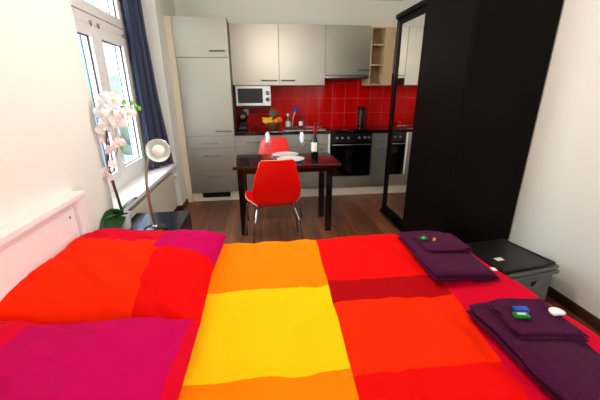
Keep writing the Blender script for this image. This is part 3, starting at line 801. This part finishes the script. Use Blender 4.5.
# ------------------------------------------------------------------ crate with tray
t = thing('storage_crate', 'grey plastic storage crate on the floor between bed and wardrobe', 'crate', (1.62, 1.69, 0))
R = Matrix.Translation((1.625, 1.70, 0)) @ Matrix.Rotation(.16, 4, 'Z')
q = MB(); W, D = .19, .17
for a in ((-W, W, -D, -D + .012), (-W, W, D - .012, D), (-W, -W + .012, -D + .012, D - .012), (W - .012, W, -D + .012, D - .012)): q.box(a[0], a[1], a[2], a[3], .0, .275)
q.box(-W + .012, W - .012, -D + .012, D - .012, 0, .012); q.xf(R).build('body', M['grey'], t)
q = MB()
for k, (e, z) in enumerate(((.022, .265), (.016, .298))):
    for a in ((-W - e, W + e, -D - e, -D + .002), (-W - e, W + e, D - .002, D + e), (-W - e, -W + .002, -D + .002, D - .002), (W - .002, W + e, -D + .002, D - .002)):
        q.box(*a, z, z + .022, bev=.003)
q.xf(R).build('rim', M['grey'], t)
MB().box(.02, .06, -D - .003, -D, .19, .225, bev=.001).xf(R).build('handle_hole', M['black'], t)
t = thing('black_tray', 'flat black plastic tray lying tilted on top of the grey crate', 'tray', (1.62, 1.69, .32))
R = Matrix.Translation((1.58, 1.70, .336)) @ Matrix.Rotation(.16, 4, 'Z') @ Matrix.Rotation(-.03, 4, 'X') @ Matrix.Rotation(.03, 4, 'Y')
q = MB().box(-.215, .215, -.19, .19, -.006, .006, bev=.003)
for a in ((-.215, .215, -.19, -.18), (-.215, .215, .18, .19), (-.215, -.205, -.18, .18), (.205, .215, -.18, .18)): q.box(*a, .004, .013, bev=.002)
q.xf(R).build('tray_body', M['lidblack'], t)
q = MB().box(-.125, -.07, -.075, -.038, .006, .0075); q.xf(R).build('sticker', M['label'], t)

# ------------------------------------------------------------------ nightstand, lamp, orchid
t = thing('nightstand', 'blue-black low nightstand between the bed and the window radiator', 'nightstand', (-.78, 2.12, 0))
nx0, nx1, ny0, ny1 = -.975, -.575, 1.90, 2.40
MB().box(nx0, nx1, ny0, ny1, .478, .50, bev=.003).build('top', M['night'], t)
q = MB(); q.box(nx0, nx1 - .02, ny0, ny0 + .018, 0, .478); q.box(nx0, nx1 - .02, ny1 - .018, ny1, 0, .478); q.box(nx0, nx0 + .01, ny0 + .018, ny1 - .018, 0, .478); q.box(nx0 + .01, nx1 - .02, ny0 + .018, ny1 - .018, .04, .058)
q.build('body', M['night'], t)
dw = MB().box(nx1 - .018, nx1, ny0 + .002, ny1 - .002, .25, .474, bev=.002).build('drawer', M['night'], t)
MB().lathe([(0, 0), (.012, 0), (.012, .02), (0, .022)], (nx1, (ny0 + ny1) / 2, .36), 14, rot=Matrix.Rotation(PI / 2, 3, 'Y')).build('knob', M['steel'], dw)

t = thing('desk_lamp', 'gooseneck desk lamp with chrome-rimmed white head on the nightstand', 'lamp', (-.735, 2.045, .5))
MB().lathe([(0, 0), (.072, 0), (.075, .004), (.072, .014), (.02, .020), (0, .020)], (-.735, 2.06, .5), 36).build('base', M['night'], t)
MB().lathe([(0, 0), (.02, 0), (.018, .012), (0, .014)], (-.735, 2.06, .519), 20).build('switch', M['chrome'], t)
neck = bez((-.735, 2.06, .53), (-.745, 2.06, .70), (-.765, 2.07, .86), (-.722, 2.10, .965), 16) + bez((-.722, 2.10, .965), (-.712, 2.11, .99), (-.69, 2.125, 1.025), (-.662, 2.122, 1.032), 6)[1:]
MB().tube(neck, .0085, 12).build('gooseneck', M['goose'], t)
d = Vector((.62, -1.9, .12)).normalized()
Rz = d.to_track_quat('Z', 'Y').to_matrix()
hc = Vector((-.640, 2.055, 1.035))
hdm = MB().lathe([(0, -.075), (.02, -.072), (.026, -.05), (.036, -.03), (.060, -.004), (.071, .012), (.073, .014), (.073, .018), (.069, .018)], hc, 36, rot=Rz, cap=False)
lh = hdm.build('lamp_shade', M['chrome'], t)
MB().lathe([(.069, .018), (.058, -.002), (.034, -.027), (0, -.045)], hc, 36, rot=Rz, cap=False).build('reflector', M['lampin'], lh)
MB().lathe([(0, -.04), (.018, -.034), (.034, -.012), (.038, .002), (.030, .012), (0, .018)], hc, 28, rot=Rz, cap=False).build('bulb', M['bulb'], lh)
MB().tube(bez((-.80, 2.04, .506), (-.85, 2.02, .53), (-.875, 1.98, .515), (-.90, 1.94, .506), 10), .0035, 8).build('power_cord', M['cord'], t)

# orchid
ox, oy = -.945, 2.10
pt = thing('potted_orchid', 'white orchid in a white pot on the nightstand beside the window', 'plant', (ox, oy, .5))
MB().lathe([(0, 0), (.038, 0), (.040, .01), (.050, .108), (.051, .112), (.047, .112), (.045, .10), (0, .098)], (ox, oy, .501), 32, cap=False).build('pot', M['porcelain'], pt)
MB().lathe([(0, .105), (.026, .103), (.0455, .099)], (ox, oy, .501), 24, cap=False).build('soil', M['soil'], pt)
def leafshape(b, az, L, W, lift, droop, m='leaf', thick=.003, tilt=0.):
    d = Vector((math.cos(az), math.sin(az), 0)); s = Vector((-math.sin(az), math.cos(az), -tilt)).normalized()
    def f(u, v):
        t = u; w = W * (math.sin(PI * min(1, t * .93 + .07)) ** .65) * (1 - .15 * t)
        c = 2 * v - 1
        return Vector(b) + d * (L * t) + s * (c * w) + Vector((0, 0, lift * t - droop * t * t + .22 * W * abs(c) ** 1.5))
    q = MB(); q.grid(f, 14, 8); o = q.build('leaf', M[m], pt)
    md = o.modifiers.new('thick', 'SOLIDIFY'); md.thickness = thick
    return o
lb = (ox - .01, oy - .01, .615)
leafshape((lb[0] + .015, lb[1], lb[2]), -1.62, .26, .068, .02, .09, tilt=.9)
leafshape(lb, -1.75, .16, .035, .08, .06, 'leaf2', tilt=.6)
leafshape(lb, .35, .12, .045, .13, .04)
leafshape(lb, -1.2, .10, .03, .09, .04, 'leaf2')
leafshape(lb, -2.2, .09, .035, .02, .10)
st = [Vector(p) for p in ((ox, oy, .62), (ox - .012, oy, .75), (ox - .03, oy, .90), (ox - .012, oy - .01, 1.05), (ox + .02, oy - .02, 1.18), (ox + .07, oy - .03, 1.27), (ox + .13, oy - .02, 1.30), (ox + .19, oy - .01, 1.29))]
MB().tube(st, [.0075, .007, .0065, .0055, .0045, .0035, .003, .002], 8).build('stem', M['stem'], pt)
MB().tube([(ox + .006, oy + .005, .61), (ox - .022, oy + .005, .90), (ox - .002, oy + .0, 1.12)], .004, 8).build('support_stick', M['stem'], pt)
MB().tube(bez((ox - .02, oy, .93), (ox + .01, oy - .02, .97), (ox + .05, oy - .02, 1.0), (ox + .06, oy - .02, 1.06), 8), .0025, 6).build('side_stem', M['leaf2'], pt)
def blossom(c, face, size, m, roll=0.):
    c = Vector(c); face = Vector(face).normalized(); Q = face.to_track_quat('Z', 'Y').to_matrix() @ Matrix.Rotation(roll, 3, 'Z')
    q = MB()
    for k, (a, L, W) in enumerate(((0, 1, .62), (2.2, .9, .34), (-2.2, .9, .34), (PI, 1, .62), (PI / 2, 1., .42))):
        a2 = a; dx, dy = math.cos(a2), math.sin(a2)
        def f(u, v):
            t = u; w = W * size * math.sin(PI * min(1, .08 + .9 * t)) ** .7; cc = 2 * v - 1
            return c + Q @ Vector((dx * L * size * t - dy * cc * w, dy * L * size * t + dx * cc * w, .25 * size * t * t - .12 * size * abs(cc) + .004 * (k % 2)))
        q.grid(f, 6, 4)
    b = q.build('blossom', M[m], pt)
    MB().ico(c + Q @ Vector((0, -.1 * size, .12 * size)), size * .16, 2, (1, 1, 1.3)).build('lip', M['lip'], b)
W3 = [((-.875, 2.10, 1.335), .045), ((-.83, 2.09, 1.345), .042), ((-.90, 2.09, 1.265), .045), ((-.845, 2.07, 1.275), .046), ((-.79, 2.08, 1.27), .042),
      ((-.875, 2.07, 1.20), .044), ((-.82, 2.07, 1.215), .042), ((-.755, 2.08, 1.265), .036), ((-.915, 2.08, 1.17), .038)]
for i, (c, s) in enumerate(W3): blossom((c[0] - .03, c[1], c[2]), (.5 + .2 * math.sin(i * 2), -1.2, .1 * math.cos(i * 3)), s * 1.22, 'petal', .3 * math.sin(i * 5))
for i, (c, s) in enumerate((((-.845, 2.08, 1.085), .04), ((-.905, 2.09, 1.04), .034), ((-.955, 2.07, .905), .036), ((-.93, 2.09, 1.115), .035), ((-.90, 2.07, .955), .03), ((-.925, 2.07, .875), .03))):
    blossom((c[0] - .03, c[1], c[2]), (.6, -1, .3 * math.sin(i * 2)), s, 'petalpink', .5 * i)
for c in ((-.735, 2.10, 1.32), (-.715, 2.10, 1.30), (-.725, 2.11, 1.27), (-.775, 2.10, 1.325), (-.84, 2.10, 1.05), (-.70, 2.11, 1.285)):
    MB().ico((c[0] - .03, c[1], c[2]), .011, 2, (1, 1, 1.4)).build('bud', M['bud'], pt)

# ------------------------------------------------------------------ added globe lamp (fill light, out of frame)
t = thing('added_fill_lamp', 'unseen opal globe lamp added as fill light, hanging in the middle of the room', 'lamp', (.3, 1.9, 2.05))
MB().lathe([(0, ZC - .001), (.06, ZC - .001), (.05, ZC - .03), (0, ZC - .03)], (.3, 1.9, 0), 24).build('ceiling_rose', M['white'], t)
MB().tube([(.3, 1.9, ZC - .03), (.3, 1.9, 2.21)], .004, 8).build('cord', M['cord'], t)
MB().ico((.3, 1.9, 2.07), .14, 4).build('globe', M['shade'], t)

# ------------------------------------------------------------------ light
S = bpy.context.scene
wd = bpy.data.worlds.new('World'); S.world = wd; wd.use_nodes = True; nt = wd.node_tree
bg = nt.nodes['Background']; bg.inputs['Color'].default_value = (.86, .93, 1.0, 1); bg.inputs['Strength'].default_value = 9.0
def portal(name, loc, rot, sx, sy):
    l = bpy.data.lights.new(name, 'AREA'); l.shape = 'RECTANGLE'; l.size = sx; l.size_y = sy; l.cycles.is_portal = True
    o = bpy.data.objects.new(name, l); COL.objects.link(o); o.location = loc; o.rotation_euler = rot
portal('window_portal', (XL - .36, (wy0 + wy1) / 2, 1.55), (0, -PI / 2, 0), 1.9, 1.3)
portal('unseen_window_portal', (XR + .12, (ry0 + ry1) / 2, (rz0 + rz1) / 2), (0, PI / 2, 0), 1.4, 1.45)

# ------------------------------------------------------------------ camera
cd = bpy.data.cameras.new('camera'); cam = bpy.data.objects.new('camera', cd); COL.objects.link(cam)
cd.sensor_width = 36; cd.lens = 314.8 / 600 * 36; cd.clip_start = .02; cd.clip_end = 200
fw = Vector((.11481917, .9387795, -.32482243)); rt = Vector((.99239036, -.1230378, -.00480241)); up = rt.cross(fw)
mw = Matrix((rt, up, -fw)).transposed().to_4x4(); mw.translation = (0, 0, 1.3767)
cam.matrix_world = mw
S.camera = cam
S.view_settings.view_transform = 'Standard'; S.view_settings.look = 'None'; S.view_settings.gamma = 1
S.view_settings.use_curve_mapping = False
S.view_settings.exposure = .42
S.cycles.max_bounces = 10; S.cycles.diffuse_bounces = 5; S.cycles.glossy_bounces = 5; S.cycles.transparent_max_bounces = 16
S.cycles.use_denoising = True; S.cycles.sample_clamp_indirect = 8
